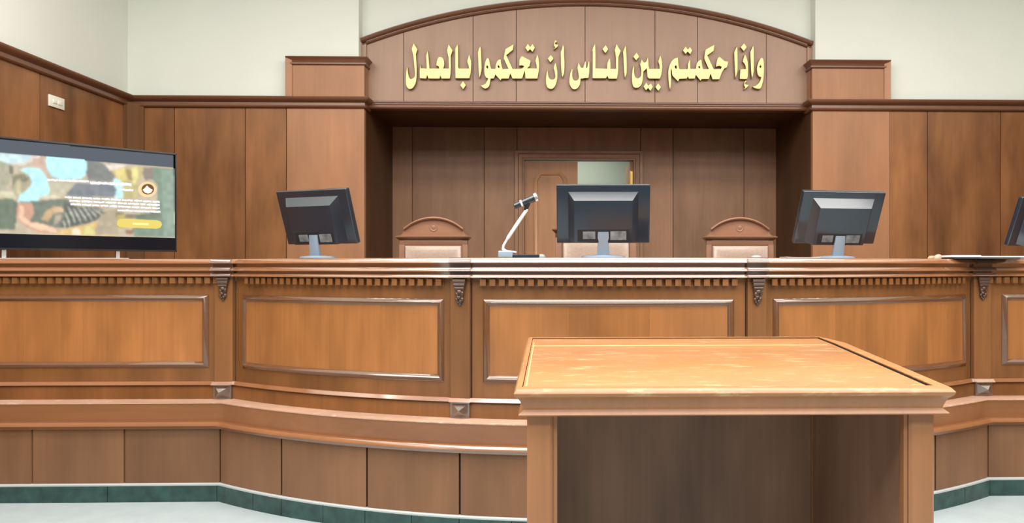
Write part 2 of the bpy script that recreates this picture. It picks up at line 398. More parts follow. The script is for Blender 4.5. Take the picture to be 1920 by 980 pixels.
ped = thing('arched_pediment', 'arched brown wooden pediment carrying gold lettering above the niche', 'pediment', ((hL+hR)/2, YH, ZS))
pa, pm = on_y(677, 74, YH), on_y(1100, 0, YH)
xm = (hL+hR)/2; half = (hR-hL)/2; sag = pm.z-pa.z+.005; RA = (half**2+sag**2)/(2*sag); zc = pa.z+sag-RA
def arch_z(x, d=0): return zc+math.sqrt((RA-d)**2-(x-xm)**2)
gx = [hL, *xs_of((757, 887, 968, 1097, 1228, 1308, 1437), YH), hR]
mb = MB(); zb = ZS+.02
for a, b in zip(gx[:-1], gx[1:]):
    a2, b2 = a+.003, b-.003; n = 8
    top = [(a2+(b2-a2)*i/n) for i in range(n+1)]
    poly = [(a2, zb), (b2, zb)]+[(x, arch_z(x, .02)) for x in reversed(top)]
    mb.prism(poly, lambda p, t: (p[0], t, p[1]), YH, YH+.03)
obj('face_board', mb, M['head_wood'], ped)
n = 40; top = [hL+.002+(hR-hL-.004)*i/n for i in range(n+1)]
mb = MB().prism([(hL+.002, zb), (hR-.002, zb)]+[(x, arch_z(x, .02)) for x in reversed(top)], lambda p, t: (p[0], t, p[1]), YH+.02, YH+.035)
obj('board_backing', mb, M['gap'], ped)
rings = []
ARP = [(0, -.09), (0, .05), (.012, .05), (.030, .040), (.040, .022), (.046, .022), (.054, .030), (.062, .026), (.068, .008), (.068, -.02)]
thm = math.asin(half/RA)
for i in range(61):
    th = -thm+2*thm*i/60
    rings.append([(xm+(RA-d)*math.sin(th), YH-o, zc+(RA-d)*math.cos(th)) for d, o in ARP])
obj('arch_moulding', MB().loft(rings), M['trim_wood'], ped)
LOW = [(0, -.02), (.030, -.02), (.040, -.012), (.044, 0), (.040, .012), (.026, .018), (.020, .026), (.020, .036), (.030, .042), (.030, .052), (.012, .060), (0, .062)]
mb = MB().prism(LOW, lambda p, t: (t, YH-p[0], ZS+p[1]), iL-.01, iR+.01)
mb.box(iL-.01, iR+.01, YH, YH+.06, ZS-.02, ZS+.06)
obj('lower_moulding', mb, M['trim_wood'], ped)
for x0, sg in ((hL, 1), (hR, -1)):
    mb = MB(); z1 = pa.z-.02
    a, b = sorted((x0, x0+sg*.055)); mb.box(a, b, YH-.022, YH+.004, ZB-.2, z1+.0)
    obj('end_strip', mb, M['head_wood'], ped)

# ---- gold letters, traced from the photograph in crops of 80 x 110 px
KZ = 713/80
def seg(x0, pts): return [(x0+x/KZ, 70+y/KZ) for x, y in pts]
W1 = [([seg(1365, [(155,125),(165,240),(168,400),(165,560),(128,695),(115,560),(102,250)])], 'letter'),
      ([seg(1365, [(272,90),(322,160),(265,235),(210,160)])], 'dot'),
      ([seg(1365, [(282,270),(305,305),(320,350),(333,400),(340,450),(342,530),(340,600),(335,650),(328,690),(305,700),(195,695),(205,530),(300,525),(295,480),(275,440),(245,400)])], 'letter'),
      ([seg(1365, [(425,120),(438,200),(438,560),(425,630),(400,695),(385,560),(372,240)])], 'letter'),
      ([seg(1365, [(305,712),(318,740),(295,755),(290,770),(310,785),(355,785),(340,820),(280,870),(265,865),(290,835),(268,800),(275,740)])], 'hamza'),
      ([seg(1365, [(565,330),(585,345),(598,375),(606,420),(608,470),(608,550),(605,620),(597,700),(585,760),(568,820),(545,860),(490,862),(440,845),(410,820),(440,812),(470,800),(500,775),(520,750),(545,705),(555,665),(520,655),(502,632),(490,600),(484,560),(482,520),(488,475),(500,440),(512,400),(530,370),(545,345)]),
        seg(1365, [(545,462),(560,485),(548,508),(530,490)])], 'letter')]
W2 = [([seg(1245, [(238,330),(245,430),(252,490),(265,525),(395,525),(398,440),(415,395),(438,355),(445,430),(445,520),(530,520),(540,450),(555,415),(575,390),(620,360),(632,380),(640,450),(648,495),(660,525)])+
        seg(1305, [(215,525),(135,350),(145,260),(160,200),(235,155),(315,115),(300,225),(195,300),(300,525),(415,522),(430,495),(410,480),(385,478),(355,485),(330,495),(345,400),(353,365),(365,340),(382,325),(400,318),(430,345),(480,390),(545,400),(535,455),(520,505),(480,520),(440,580),(395,702),(275,702),(245,610),(220,698),(95,698),(80,732)])+
        seg(1245, [(535,630),(520,690),(415,692),(400,655),(385,690),(260,695),(238,742),(140,640),(132,600),(130,560),(125,520),(118,560),(125,700),(120,800),(100,890),(80,780),(72,690),(68,600),(72,545),(80,500),(97,445),(120,400),(150,365),(180,345),(210,335)]),
        seg(1245, [(200,465),(212,490),(210,520),(195,515),(182,490)]), seg(1245, [(585,475),(602,490),(602,515),(578,500)])], 'letter'),
      ([seg(1245, [(362,142),(400,195),(435,150),(478,215),(440,290),(400,240),(360,282),(315,215)])], 'dot')]
W3 = [([seg(1175, [(128,450),(128,560),(132,605),(140,640),(155,665),(175,678),(200,675),(220,660),(235,640),(240,610),(242,570),(240,540),(230,490),(222,440),(238,395),(255,355),(270,392),(290,412),(310,410),(325,400),(342,350),(355,300),(368,400),(372,470),(380,520),(550,520),(548,470),(525,400),(545,340),(565,288),(582,340),(595,400),(600,460),(598,520),(593,570),(585,620),(560,692),(370,690),(345,660),(335,520),(310,548),(285,570),(275,690),(266,745),(250,790),(228,820),(200,840),(160,848),(132,840),(110,825),(96,790),(88,740),(85,690),(85,640),(88,590),(95,540),(110,490)])], 'letter'),
      ([seg(1175, [(168,245),(215,320),(160,390),(108,320)])], 'dot'),
      ([seg(1175, [(328,745),(362,800),(405,760),(443,825),(397,900),(360,850),(322,890),(280,820)])], 'dot'),
      ([seg(1175, [(527,758),(580,828),(530,900),(478,830)])], 'dot')]
W4 = [([seg(1060, [(112,510),(125,530),(122,575),(120,620),(122,658),(130,690),(142,708),(160,718),(185,715),(205,705),(218,685),(222,660),(213,590),(198,510),(210,450),(225,400),(240,450),(265,500),(295,505),(318,430),(340,380),(350,430),(352,505),(362,505),(375,430),(400,375),(407,430),(408,500),(402,600),(390,680),(320,680),(305,690),(260,690),(255,740),(245,790),(225,830),(200,855),(175,867),(150,870),(125,864),(105,850),(85,820),(68,780),(63,735),(65,690),(73,635),(85,580)])], 'letter'),
      ([seg(1100, [(142,90),(152,200),(152,512),(338,518),(338,465),(345,420),(365,370),(390,335),(402,420),(402,520),(488,520),(485,330),(465,210),(500,95),(535,165),(575,220),(535,330),(532,530),(525,610),(510,692),(365,692),(345,645),(328,685),(95,685),(98,230),(90,215),(110,150)])], 'letter'),
      ([seg(1100, [(317,118),(365,195),(315,270),(260,195)])], 'dot'),
      ([seg(1100, [(655,115),(665,230),(672,330),(675,420),(675,520),(672,600),(638,690),(622,560),(605,240)])], 'letter')]
W5 = [([seg(1010, [(280,410),(295,450),(305,500),(314,560),(318,620),(314,685),(305,740),(288,795),(260,840),(232,860),(200,865),(170,858),(145,840),(128,805),(118,760),(117,710),(120,660),(126,615),(135,570),(158,525),(158,565),(160,600),(164,640),(175,670),(192,690),(215,700),(245,697),(265,685),(275,660),(275,640),(262,570),(245,510),(260,460)])], 'letter'),
      ([seg(1010, [(202,285),(252,352),(195,425),(147,352)])], 'dot'),
      ([seg(1010, [(405,110),(428,160),(428,300),(435,400),(435,500),(432,560),(425,610),(395,680),(378,600),(368,450),(365,240),(385,190)])], 'letter'),
      ([seg(1010, [(287,40),(303,52),(305,75),(290,85),(275,92),(285,112),(330,115),(322,145),(310,165),(275,190),(245,212),(252,190),(272,165),(252,135),(255,80),(268,52)])], 'hamza')]
W6 = [([seg(890, [(95,135),(108,210),(112,350),(120,500),(118,540),(110,580),(95,640),(78,690),(62,560),(55,400),(48,250),(65,190)])], 'letter'),
      ([seg(890, [(215,335),(232,345),(245,370),(252,405),(258,440),(268,485),(280,520),(340,520),(345,470),(357,425),(375,390),(398,368),(420,360),(440,370),(445,430),(455,480),(470,525),(560,520),(480,350),(495,260),(510,190),(580,150),(655,105),(640,210),(530,295),(635,520)])+
        seg(950, [(105,520),(225,520),(260,512),(290,482),(255,468),(205,475),(205,420),(210,370),(228,330),(255,303),(330,345),(405,385),(385,480),(345,512),(500,515),(495,460),(475,390),(492,330),(512,270),(535,345),(545,420),(546,490),(540,560),(518,690),(310,690),(300,560),(262,690),(95,690),(60,610)])+
        seg(890, [(570,690),(450,690),(435,725),(345,625),(325,688),(268,690),(255,780),(243,815),(225,840),(180,860),(155,853),(130,840),(90,795),(125,792),(150,785),(178,765),(195,740),(212,712),(220,685),(200,680),(185,670),(170,645),(160,610),(155,565),(155,520),(158,478),(165,440),(175,395),(190,360)]),
        seg(890, [(205,465),(224,490),(217,522),(193,495)]), seg(890, [(390,462),(412,485),(408,512),(384,492)])], 'letter'),
      ([seg(950, [(352,95),(392,150),(432,100),(475,170),(432,248),(390,200),(352,242),(308,170)])], 'dot')]
W7 = [([seg(750, [(225,85),(258,140),(293,200),(268,275),(270,340),(278,450),(281,530),(280,600),(278,665),(272,720),(262,765),(245,800),(228,832),(205,855),(160,868),(138,860),(120,845),(105,820),(95,790),(90,745),(90,700),(92,650),(95,600),(100,555),(110,510),(125,480),(128,510),(132,560),(138,605),(148,640),(158,670),(172,690),(190,690),(205,682),(228,668),(240,645),(243,600),(240,560),(230,440),(215,300),(187,190)])], 'letter'),
      ([seg(750, [(340,420),(348,470),(352,510),(442,515),(430,310),(460,205),(475,290),(495,515),(648,515),(645,490),(625,478),(600,475),(602,445),(605,420),(615,375),(630,340)])+
        seg(820, [(22,322),(50,318),(75,328),(95,345),(108,370),(115,400),(118,430),(118,460),(100,515),(188,515),(180,330),(155,215),(188,100),(225,165),(258,215),(225,310),(228,500),(222,610),(212,690),(65,690),(50,640),(40,690)])+
        seg(750, [(470,690),(452,635),(440,690),(325,685),(322,560)])], 'letter'),
      ([seg(820, [(340,95),(350,180),(350,500),(360,515),(525,515),(520,480),(493,400),(510,335),(530,275),(545,310),(555,350),(566,395),(570,440),(566,520),(558,600),(538,685),(298,685),(293,500),(293,190)])], 'letter'),
      ([seg(820, [(427,722),(478,797),(430,872),(376,797)])], 'dot')]
def letter(name, loops, par):
    cu = bpy.data.curves.new(name, 'CURVE'); cu.dimensions = '2D'; cu.fill_mode = 'BOTH'
    cu.extrude = .016; cu.bevel_depth = .004; cu.bevel_resolution = 1; cu.offset = -.005
    for lp in loops:
        sp = cu.splines.new('POLY'); sp.points.add(len(lp)-1); sp.use_cyclic_u = True
        for p, (x, y) in zip(sp.points, lp):
            q = on_y(x, y, YH-.045); p.co = (q.x, q.z, 0, 1)
    tmp = bpy.data.objects.new('tmp', cu); C.objects.link(tmp)
    dg = bpy.context.evaluated_depsgraph_get(); dg.update()
    me = bpy.data.meshes.new_from_object(tmp.evaluated_get(dg)); bpy.data.objects.remove(tmp); bpy.data.curves.remove(cu)
    me.name = name; me.transform(Matrix.Translation((0, YH-.022, 0)) @ Matrix.Rotation(math.pi/2, 4, 'X'))
    me.materials.clear(); me.materials.append(M['gold']); me.materials.append(M['gold_shade'])
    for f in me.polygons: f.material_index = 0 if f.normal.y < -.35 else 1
    o = bpy.data.objects.new(name, me); C.objects.link(o); o.parent = par; o.location = -Vector(par.location)
where = ['at the right end of the inscription, starting with a round letter', 'second from the right in the inscription, long with two dots above',
         'third from the right in the inscription, with three diamonds below', 'in the middle of the inscription, with a single diamond above',
         'with a small hamza above, third from the left in the inscription', 'second from the left in the inscription, long with two dots above',
         'at the left end of the inscription, with one diamond below']
for wd, lab in zip((W1, W2, W3, W4, W5, W6, W7), where):
    allx = [p for loops, k in wd for l in loops for p in l]; cx = sum(p[0] for p in allx)/len(allx)
    t = thing('gold_word', 'gold Arabic word '+lab, 'lettering', on_y(cx, 150, YH), 'gold words on the pediment')
    for loops, k in wd: letter(k, loops, t)

# ================================================================== DAIS
dais = thing('dais', 'curved stepped platform of brown wood with a green marble skirting under the bench', 'platform', (XC, YC-R0, 0))
def at_px(*xs): return [s_at(x, 0) for x in xs]
j = at_px(60, 233, 410); pitch = j[1]-j[0]
js = [SL]+[j[0]-pitch*k for k in (2, 1) if j[0]-pitch*k > SL]+[j[0], j[1], -1.0]+at_px(528, 688, 862)
js = js+[js[-1]+.225, js[-1]+.45, js[-1]+.675]
mir = at_px(528, 688); js = [q for q in js if q < .55]+[-mir[1], -mir[0], 1.0, 1.0+pitch, SR] if True else js
js = sorted(set(round(q, 4) for q in js)); js = [q for i, q in enumerate(js) if i == 0 or q-js[i-1] > .03]
mb = MB(); g = .0022
for a, b in zip(js[:-1], js[1:]): sweep(mb, [(-.02, .10), (0, .10), (0, .45), (-.02, .45)], a+g, b-g)
obj('riser_panel', mb, M['dais_wood'], dais)
obj('riser_core', sweep(MB(), [(-.20, 0), (-.012, 0), (-.012, .45), (-.20, .45)], SL, SR), M['gap'], dais)
tj = sorted(at_px(-110, 205, 410)+at_px(477, 530, 608, 686, 773, 862, 960, 1060, 1160, 1260, 1360, 1450, 1540, 1630, 1718, 1806)+[1.0, 1.2, SR, SL])
mb = MB()
for a, b in zip(tj[:-1], tj[1:]):
    if b-a > .01: sweep(mb, [(-.015, 0), (.014, 0), (.014, .097), (.010, .100), (-.015, .100)], a+.0007, b-.0007)
obj('marble_skirting', mb, M['marble'], dais)
obj('skirting_cap', sweep(MB(), [(-.015, .0995), (.0125, .0995), (.0125, .108), (.006, .114), (-.015, .114)], SL, SR), M['grout'], dais)
prof = [(-.25, .448), (.012, .448), (.018, .452), (.018, .468), (.036, .470), (.040, .472), (.040, .475), (.026, .494), (-.25, .494)]
obj('step_nosing', sweep(MB(), prof, SL, SR), M['mould_wood'], dais)
prof = [(-.25, .494), (-.006, .494), (-.006, .600), (-.25, .600)]
obj('upper_riser', sweep(MB(), prof, SL, SR), M['step_wood'], dais)
obj('tread', sweep(MB(), [(-.95, .600), (-.006, .600), (-.003, .603), (-.004, .608), (-.010, .612), (-.95, .612)], SL, SR), M['tread_wood'], dais)
obj('platform_floor', MB().box(XL+.02, XR-.02, 5.0, YB-.01, .52, .60).box(iL+.01, iR-.01, YB-.01, YN-.03, .52, .60), M['dais_wood'], dais)

# ================================================================== BENCH
bench = thing('judges_bench', 'long bowed wooden judges bench with carved brackets on the platform', 'bench', (XC, YC-R0+.13, .612))
OF = -.14
pil_s = [-1-.068/ARC, s_at(864), s_at(1418), 1+.068/ARC]; pw = .056/ARC
secs = [(SL, -1), (-1, s_at(866)), (s_at(866), s_at(1415)), (s_at(1415), 1), (1, SR)]
panels = [(s_at(-260), s_at(390)), (s_at(453), s_at(832)), (s_at(905), s_at(1377)), (s_at(1450), s_at(1822)), (s_at(1880), s_at(2150))]
ZP0, ZP1 = .808, 1.272
for (a, b), (p0, p1) in zip(secs, panels):
    p0 = max(p0, a+.02); p1 = min(p1, b-.02)
    fp = obj('front_panel', sweep(MB(), [(OF-.03, .612), (OF, .612), (OF, 1.39), (OF-.03, 1.39)], a, b), M['bench_wood'], bench)
    prof = [(0, -.002), (0, .002), (.020, .018), (.0225, .0185), (.025, .016), (.037, .004), (.040, .003), (.042, -.002)]
    mb = MB(); rings = []
    for i, o in prof:
        i2 = i/ARC; st_ = [p0+i2+(p1-p0-2*i2)*k/24 for k in range(25)]
        rings.append([pt(s, OF+o, ZP0+i) for s in st_]+[pt(s, OF+o, ZP1-i) for s in reversed(st_)])
    obj('panel_moulding', mb.loft(rings, caps=False), M['frame_wood'], fp)
    mb = MB(); n = max(2, round((p1-p0)*ARC/.42)); i2 = .040/ARC
    for k in range(n):
        q0 = p0+i2+(p1-p0-2*i2)*k/n; q1 = p0+i2+(p1-p0-2*i2)*(k+1)/n
        sweep(mb, [(OF-.001, ZP0+.040), (OF+.003, ZP0+.040), (OF+.003, ZP1-.040), (OF-.001, ZP1-.040)], q0, q1-.0002)
    obj('panel_field', mb, M['field_wood'], fp)
    mb = MB(); L = (b-a)*ARC; n = int((L-.16)/.0545)
    for k in range(n):
        c = (a+b)/2+(k-(n-1)/2)*.0545/ARC; h = .0165/ARC
        mb.hexa([pt(c-h, OF-.002, 1.345), pt(c+h, OF-.002, 1.345), pt(c+h, OF+.032, 1.345), pt(c-h, OF+.032, 1.345),
                 pt(c-h, OF-.002, 1.381), pt(c+h, OF-.002, 1.381), pt(c+h, OF+.032, 1.381), pt(c-h, OF+.032, 1.381)])
    sweep(mb, [(OF-.002, 1.340), (OF+.003, 1.340), (OF+.003, 1.386), (OF-.002, 1.386)], (a+b)/2-n/2*.0545/ARC, (a+b)/2+n/2*.0545/ARC)
    obj('dentil_row', mb, M['bench_wood'], bench)
CORN = [(-.17, 1.468), (-.108, 1.4695), (-.108, 1.449), (-.088, 1.448), (-.073, 1.4275), (-.073, 1.425), (-.077, 1.4235), (-.112, 1.4235),
        (-.112, 1.409), (-.088, 1.408), (-.076, 1.392), (-.076, 1.390), (-.080, 1.388), (-.125, 1.386), (-.17, 1.386)]
TOP = [(-1.08, 1.469), (-.080, 1.4695), (-.074, 1.471), (-.074, 1.475), (-.090, 1.4985), (-.093, 1.500), (-1.08, 1.500)]
CORN = [(max(o-.022, -.17), z) for o, z in CORN]; TOP = [(max(o-.022, -1.08), z) for o, z in TOP]
RAIL = [(OF-.01, .700), (OF+.030, .700), (OF+.034, .702), (OF+.034, .704), (OF+.018, .723), (OF+.004, .7235), (OF-.01, .7235)]
BASE = [(OF-.01, .612), (OF+.020, .612), (OF+.020, .690), (OF+.012, .701), (OF-.01, .701)]
obj('counter_top', sweep(MB(), TOP, SL, SR), M['mould_wood'], bench)
obj('cornice_moulding', sweep(MB(), CORN, SL, SR), M['mould_wood'], bench)
obj('bottom_rail', sweep(MB(), RAIL, SL, SR), M['mould_wood'], bench)
obj('base_board', sweep(MB(), BASE, SL, SR), M['bench_wood'], bench)
obj('inner_back', sweep(MB(), [(-.20, .613), (OF-.03, .613), (OF-.03, 1.468), (-.20, 1.468)], SL, SR), M['bench_wood'], bench)
for k, s in enumerate(pil_s):
    a, b = s-pw, s+pw
    pl = obj('pilaster', sweep(MB(), [(OF-.001, .722), (OF+.022, .722), (OF+.022, 1.39), (OF-.001, 1.39)], a, b), M['bench_wood'], bench)
    e = .006/ARC; d = .016
    obj('pilaster_cap', sweep(sweep(MB(), [(o+d if o > -.16 else o, z) for o, z in CORN], a-e, b+e), [(-.12, 1.4688)]+[(o+d, z) for o, z in TOP[1:-1]]+[(-.12, 1.5012)], a-e, b+e), M['cap_wood'], pl)
    obj('rail_block', sweep(MB(), [(o+d if o > OF else o, z) for o, z in RAIL], a-e, b+e), M['mould_wood'], pl)
    sm = b+.0022 if k < 2 else a-.0022
    obj('seam', sweep(MB(), [(OF-.001, .723), (OF+.0016, .723), (OF+.0016, 1.36), (OF-.001, 1.36)], sm-.0011, sm+.0011), M['gap'], pl)
    # base block with a pyramid on its face
    bb = sweep(MB(), [(OF, .613), (OF+.034, .613), (OF+.034, .699), (OF, .699)], a, b)
    i = .010/ARC; q = [pt(a+i, OF+.034, .622), pt(b-i, OF+.034, .622), pt(b-i, OF+.034, .692), pt(a+i, OF+.034, .692)]; ap = pt(s, OF+.066, .657)
    bb.add(q+[ap], [(0, 1, 4), (1, 2, 4), (2, 3, 4), (3, 0, 4)])
    obj('base_block', bb, M['pyramid_wood'], pl, smooth=10)
    # carved leaf bracket
    mb = MB(); c0 = pt(s, OF+.022, 0); tx = (pt(s+.01, OF, 0)-pt(s-.01, OF, 0)).normalized(); ny = Vector((tx.y, -tx.x, 0))
    if ny.y > 0: ny = -ny
    def P(u, o, z): return c0+tx*u+ny*o+Vector((0, 0, z))
    rotm = Matrix(((tx.x, ny.x, 0, 0), (tx.y, ny.y, 0, 0), (0, 0, 1, 0), (0, 0, 0, 1)))
    for z, r, wd in ((1.372, .015, .036), (1.350, .013, .032), (1.331, .010, .027)):
        mb.tube([P(-wd, .014, z), P(wd, .014, z)], r, 12)
    mb.loft([[P(-.030, 0, 1.386), P(.030, 0, 1.386), P(.030, .02, 1.386), P(-.030, .02, 1.386)], [P(-.024, 0, 1.30), P(.024, 0, 1.30), P(.022, .016, 1.30), P(-.022, .016, 1.30)], [P(-.012, 0, 1.245), P(.012, 0, 1.245), P(.010, .006, 1.245), P(-.010, .006, 1.245)]])
    for u, o, z, r, sq in ((0, .016, 1.312, .016, (1.1, .9, .8)), (-.013, .016, 1.297, .012, (1, .8, 1.2)), (.015, .016, 1.303, .010, (1, .8, 1.3)), (-.006, .016, 1.281, .011, (1.2, .8, .9)),
                           (-.016, .012, 1.268, .010, (1, .8, 1.1)), (.014, .012, 1.270, .011, (1, .8, 1.1)), (.004, .012, 1.258, .009, (1, .8, 1.2)), (-.010, .010, 1.252, .007, (1, .8, 1)), (0, .008, 1.241, .007, (1, .8, 1.1))):
        mb.ball(P(u, o, z), r, 12, 8, sq, rotm)
    obj('carved_bracket', mb, M['carve_wood'], pl)

# ================================================================== TABLE IN FRONT
Yf = 1.90; f0, f1 = on_y(963, 729, Yf), on_y(1793, 727, Yf); zf = (f0.z+f1.z)/2
# slope found from the height of the far edge
Yb = Yf*1.50; zbk = on_y(1250, 631, Yb).z; slope = (zbk-zf)/(Yb-Yf)
N_ = Vector((0, -slope, 1)).normalized(); P_ = Vector((0, Yf, zf))
def tp(x, y): q = on_plane(x, y, P_, N_); return Vector((q.x, q.y, q.z))
X0, X1 = f0.x, f1.x
tz = lambda Y: zf+(Y-Yf)*slope
bl, br, kr = tp(988, 631), tp(1541, 630), tp(1588, 641)
table = thing('lectern_table', 'tall orange-brown wooden table with a sloping top and open front before the bench', 'table', ((X0+X1)/2, (Yf+Yb)/2, 0))
outer = [(X0, Yf), (X1, Yf), (kr.x, kr.y), (br.x, bl.y), (bl.x, bl.y)]
inner = [(X0+.020, Yf+.030), (X1-.044, Yf+.030), (kr.x-.052, kr.y-.02), (br.x-.020, bl.y-.028), (bl.x+.022, bl.y-.028)]
def T(p, dz=0): return Vector((p[0], p[1], tz(p[1])+dz))
mb = MB(); n = 5
def grow(poly, d):       # move the outline in by d
    cx, cy = (X0+X1)/2, (Yf+bl.y)/2
    return [(x+math.copysign(d, cx-x), y+math.copysign(d, cy-y)) for x, y in poly]
rings = [[T(p, 0) for p in inner], [T(p, 0) for p in grow(outer, .012)], [T(p, -.002) for p in grow(outer, .008)], [T(p, -.010) for p in grow(outer, .001)], [T(p, -.012) for p in outer], [T(p, -.016) for p in grow(outer, .001)], [T(p, -.021) for p in grow(outer, .004)],
         [T(p, -.021) for p in inner]]
rings.append(rings[0])
mb.loft(rings, caps=False); top_frame = obj('top_frame', mb, M['table_top'], table)
board = [(inner[0][0]+.0015, inner[0][1]+.001), (inner[1][0]-.014, inner[1][1]+.001), (inner[2][0]-.014, inner[2][1]-.008), (inner[3][0]-.012, inner[3][1]-.022), (inner[4][0]+.0015, inner[4][1]-.022)]
mb = MB().loft([[T(p, -.021) for p in board], [T(p, -.003) for p in board], [T(p, -.0015) for p in grow(board, .002)]]); obj('top_board', mb, M['table_top'], table)
obj('top_groove', MB().loft([[T(p, -.0215) for p in grow(inner, .3)], [T(p, -.0215) for p in inner], [T(p, -.0205) for p in inner], [T(p, -.0205) for p in grow(inner, .0009)], [T(p, -.0025) for p in grow(inner, .0009)]], caps=False), M['gap'], table)
M['inlay'] = plain('inlay', (.60, .38, .17), .4)
mb = MB()
for quad in ([(985, 723), (988, 723), (1002, 641), (1000.5, 641)], [(996, 648), (1552, 646), (1551, 645.2), (997, 647.2)]):
    q = [tp(*p) for p in quad]; mb.hexa([v+Vector((0, 0, -.003)) for v in q]+[v+Vector((0, 0, -.0008)) for v in q])
obj('inlay_line', mb, M['inlay'], table)
# coved apron under the top, narrower at the bottom
prof = [(.004, -.021), (.010, -.026), (.016, -.034), (.020, -.045), (.023, -.054), (.022, -.058), (.012, -.066), (.011, -.068), (.013, -.071), (.030, -.072)]
rings = [[Vector((p[0], p[1], tz(p[1])+dz)) for p in grow(outer, d)] for d, dz in prof]
obj('apron', MB().loft(rings), M['table_wood'], table)
Lx0 = on_y(988, 900, Yf+.035).x; Rx1 = on_y(1753, 800, Yf+.035).x; lw = .066; yb1 = bl.y-.10
ztop = lambda Y: tz(Y)-.070
def post(mb, x0, x1, y0, y1, z0=0): return mb.hexa([(x0, y0, z0), (x1, y0, z0), (x1, y1, z0), (x0, y1, z0), (x0, y0, ztop(y0)), (x1, y0, ztop(y0)), (x1, y1, ztop(y1)), (x0, y1, ztop(y1))])
def rpost(x0, x1, y0, y1):
    m = MB(); c = .006
    m.loft([[(x, y, z if z == 0 else ztop(y)) for x, y in ((x0+c, y0), (x1-c, y0), (x1, y0+c), (x1, y1-c), (x1-c, y1), (x0+c, y1), (x0, y1-c), (x0, y0+c))] for z in (0, 1)]); return m
yp = Yf+.035
for a, b in ((Lx0, Lx0+lw), (Rx1-lw, Rx1)):
    for y0, y1 in ((yp, yp+lw), (yb1-lw, yb1)): obj('leg', rpost(a, b, y0, y1), M['table_wood'], table)
for xa in (Lx0+lw+.001, Rx1-lw-.011): obj('leg_bead', MB().loft([[(xa, yp+.010, z if z == 0 else ztop(yp)), (xa+.010, yp+.010, z if z == 0 else ztop(yp)), (xa+.010, yp+.03, z if z == 0 else ztop(yp)), (xa, yp+.03, z if z == 0 else ztop(yp))] for z in (0, 1)]), M['table_wood'], table)
obj('side_panel', post(MB(), Lx0+.012, Lx0+.055, yp+lw, yb1-lw, .05), M['table_in'], table)
obj('side_panel', post(MB(), Rx1-.062, Rx1-.012, yp+lw, yb1-lw, .05), M['table_in'], table)
obj('back_panel', post(MB(), Lx0+lw, Rx1-lw, yb1-.05, yb1-.02, .05), M['table_in'], table)

# ================================================================== MONITORS
MW, MH = .53, .335
def make_monitor(label):
    t = thing('monitor', label, 'monitor', (0, 0, 0), 'desk monitors seen from behind')
    hd = bpy.data.objects  # panel pivot is at the centre of the screen; parts in panel space, -Y towards the camera
    p = obj('housing', MB().rbox(-MW/2, MW/2, -.012, .022, -MH/2, MH/2, .006, 3), M['mon'], t, local=True)
    obj('screen', MB().rbox(-MW/2+.016, MW/2-.016, .0215, .0228, -MH/2+.018, MH/2-.016, .0005, 1), M['screen'], p, local=True)
    x, zt, zb = .20, .128, -.155
    def ring(ix, it, y): return [(-x+ix, y, zb), (x-ix, y, zb), (x-ix, y, zt-it), (-x+ix, y, zt-it)]
    mb = MB().loft([ring(0, 0, -.011), ring(.004, .004, -.015), ring(.036, .046, -.062), ring(.042, .052, -.063)])
    obj('rear_cover', mb, M['mon'], p, local=True)
    obj('port_recess', MB().box(-.145, .145, -.0640, -.0628, -.150, -.082), M['mon_dark'], p, local=True)
    obj('sticker', MB().box(-.115, -.045, -.0652, -.0636, -.135, -.092), M['sticker'], p, local=True)
    obj('port_plate', MB().box(.040, .130, -.0652, -.0636, -.140, -.090), M['sticker'], p, local=True)
    return t
def place_monitor(t, X, Y, Z, psi, al, base):
    t.location = (X, Y, Z); t.rotation_euler = (al, 0, psi)
    # stand in the world: base on the bench top, neck up to the back of the panel
    m = Matrix.Translation((X, Y, Z)) @ Matrix.Rotation(psi, 4, 'Z') @ Matrix.Rotation(al, 4, 'X')
    inv = m.inverted()
    neck, foot = MB(), MB()
    top = m @ Vector((0, -.064, -.095)); bot = Vector(base)
    u = Vector((math.cos(psi), math.sin(psi), 0)); v = Vector((-u.y, u.x, 0))
    prev = []
    for k in range(7):
        f = k/6; c = bot.lerp(top, f); w_ = .036-.006*f; d_ = .018-.006*f
        c = c+Vector((0, 0, 0))
        prev.append([inv @ (c+u*(w_*a)+v*(d_*b)) for a, b in ((-1, -.6), (-.7, -1), (.7, -1), (1, -.6), (1, .6), (.7, 1), (-.7, 1), (-1, .6))])
    neck.loft(prev)
    for r_ in (None,):
        rings = []
        for rr, z in ((1, 0), (1, .006), (.93, .011), (.3, .018)):
            rings.append([inv @ (Vector((bot.x, bot.y, 1.502+z))+v*.02+u*(.125*rr*math.cos(q*math.pi/16))+v*(.085*rr*math.sin(q*math.pi/16))) for q in range(32)])
        foot.loft(rings)
    obj('neck', neck, M['neck'], t, local=True); obj('stand_base', foot, M['neck'], t, local=True)
proto = make_monitor('dark monitor in the middle of the bench, seen squarely from behind')
clones = [copy_tree(proto) for _ in range(3)]
place_monitor(proto, .249, 4.312, 1.752, -.047, .20, (on_y(1131, 480, 4.33).x, 4.33, 1.505))
labs = ['dark monitor turned to the left on the bench, before the left pier', 'dark monitor on the bench before the right pier, its top leaning right',
        'dark monitor cut off by the right edge of the photo']
for o, l in zip(clones, labs): o['label'] = l
place_monitor(clones[0], -1.464, 4.617, 1.751, -.417, .319, (on_y(588, 480, 4.60).x, 4.64, 1.505))
place_monitor(clones[1], 1.698, 4.566, 1.749, .145, .431, (on_y(1572, 480, 4.58).x, 4.60, 1.505))
q = on_y(1897, 420, 5.0)
place_monitor(clones[2], q.x+.25, 5.05, 1.752, .30, .36, (q.x+.27, 5.12, 1.505))

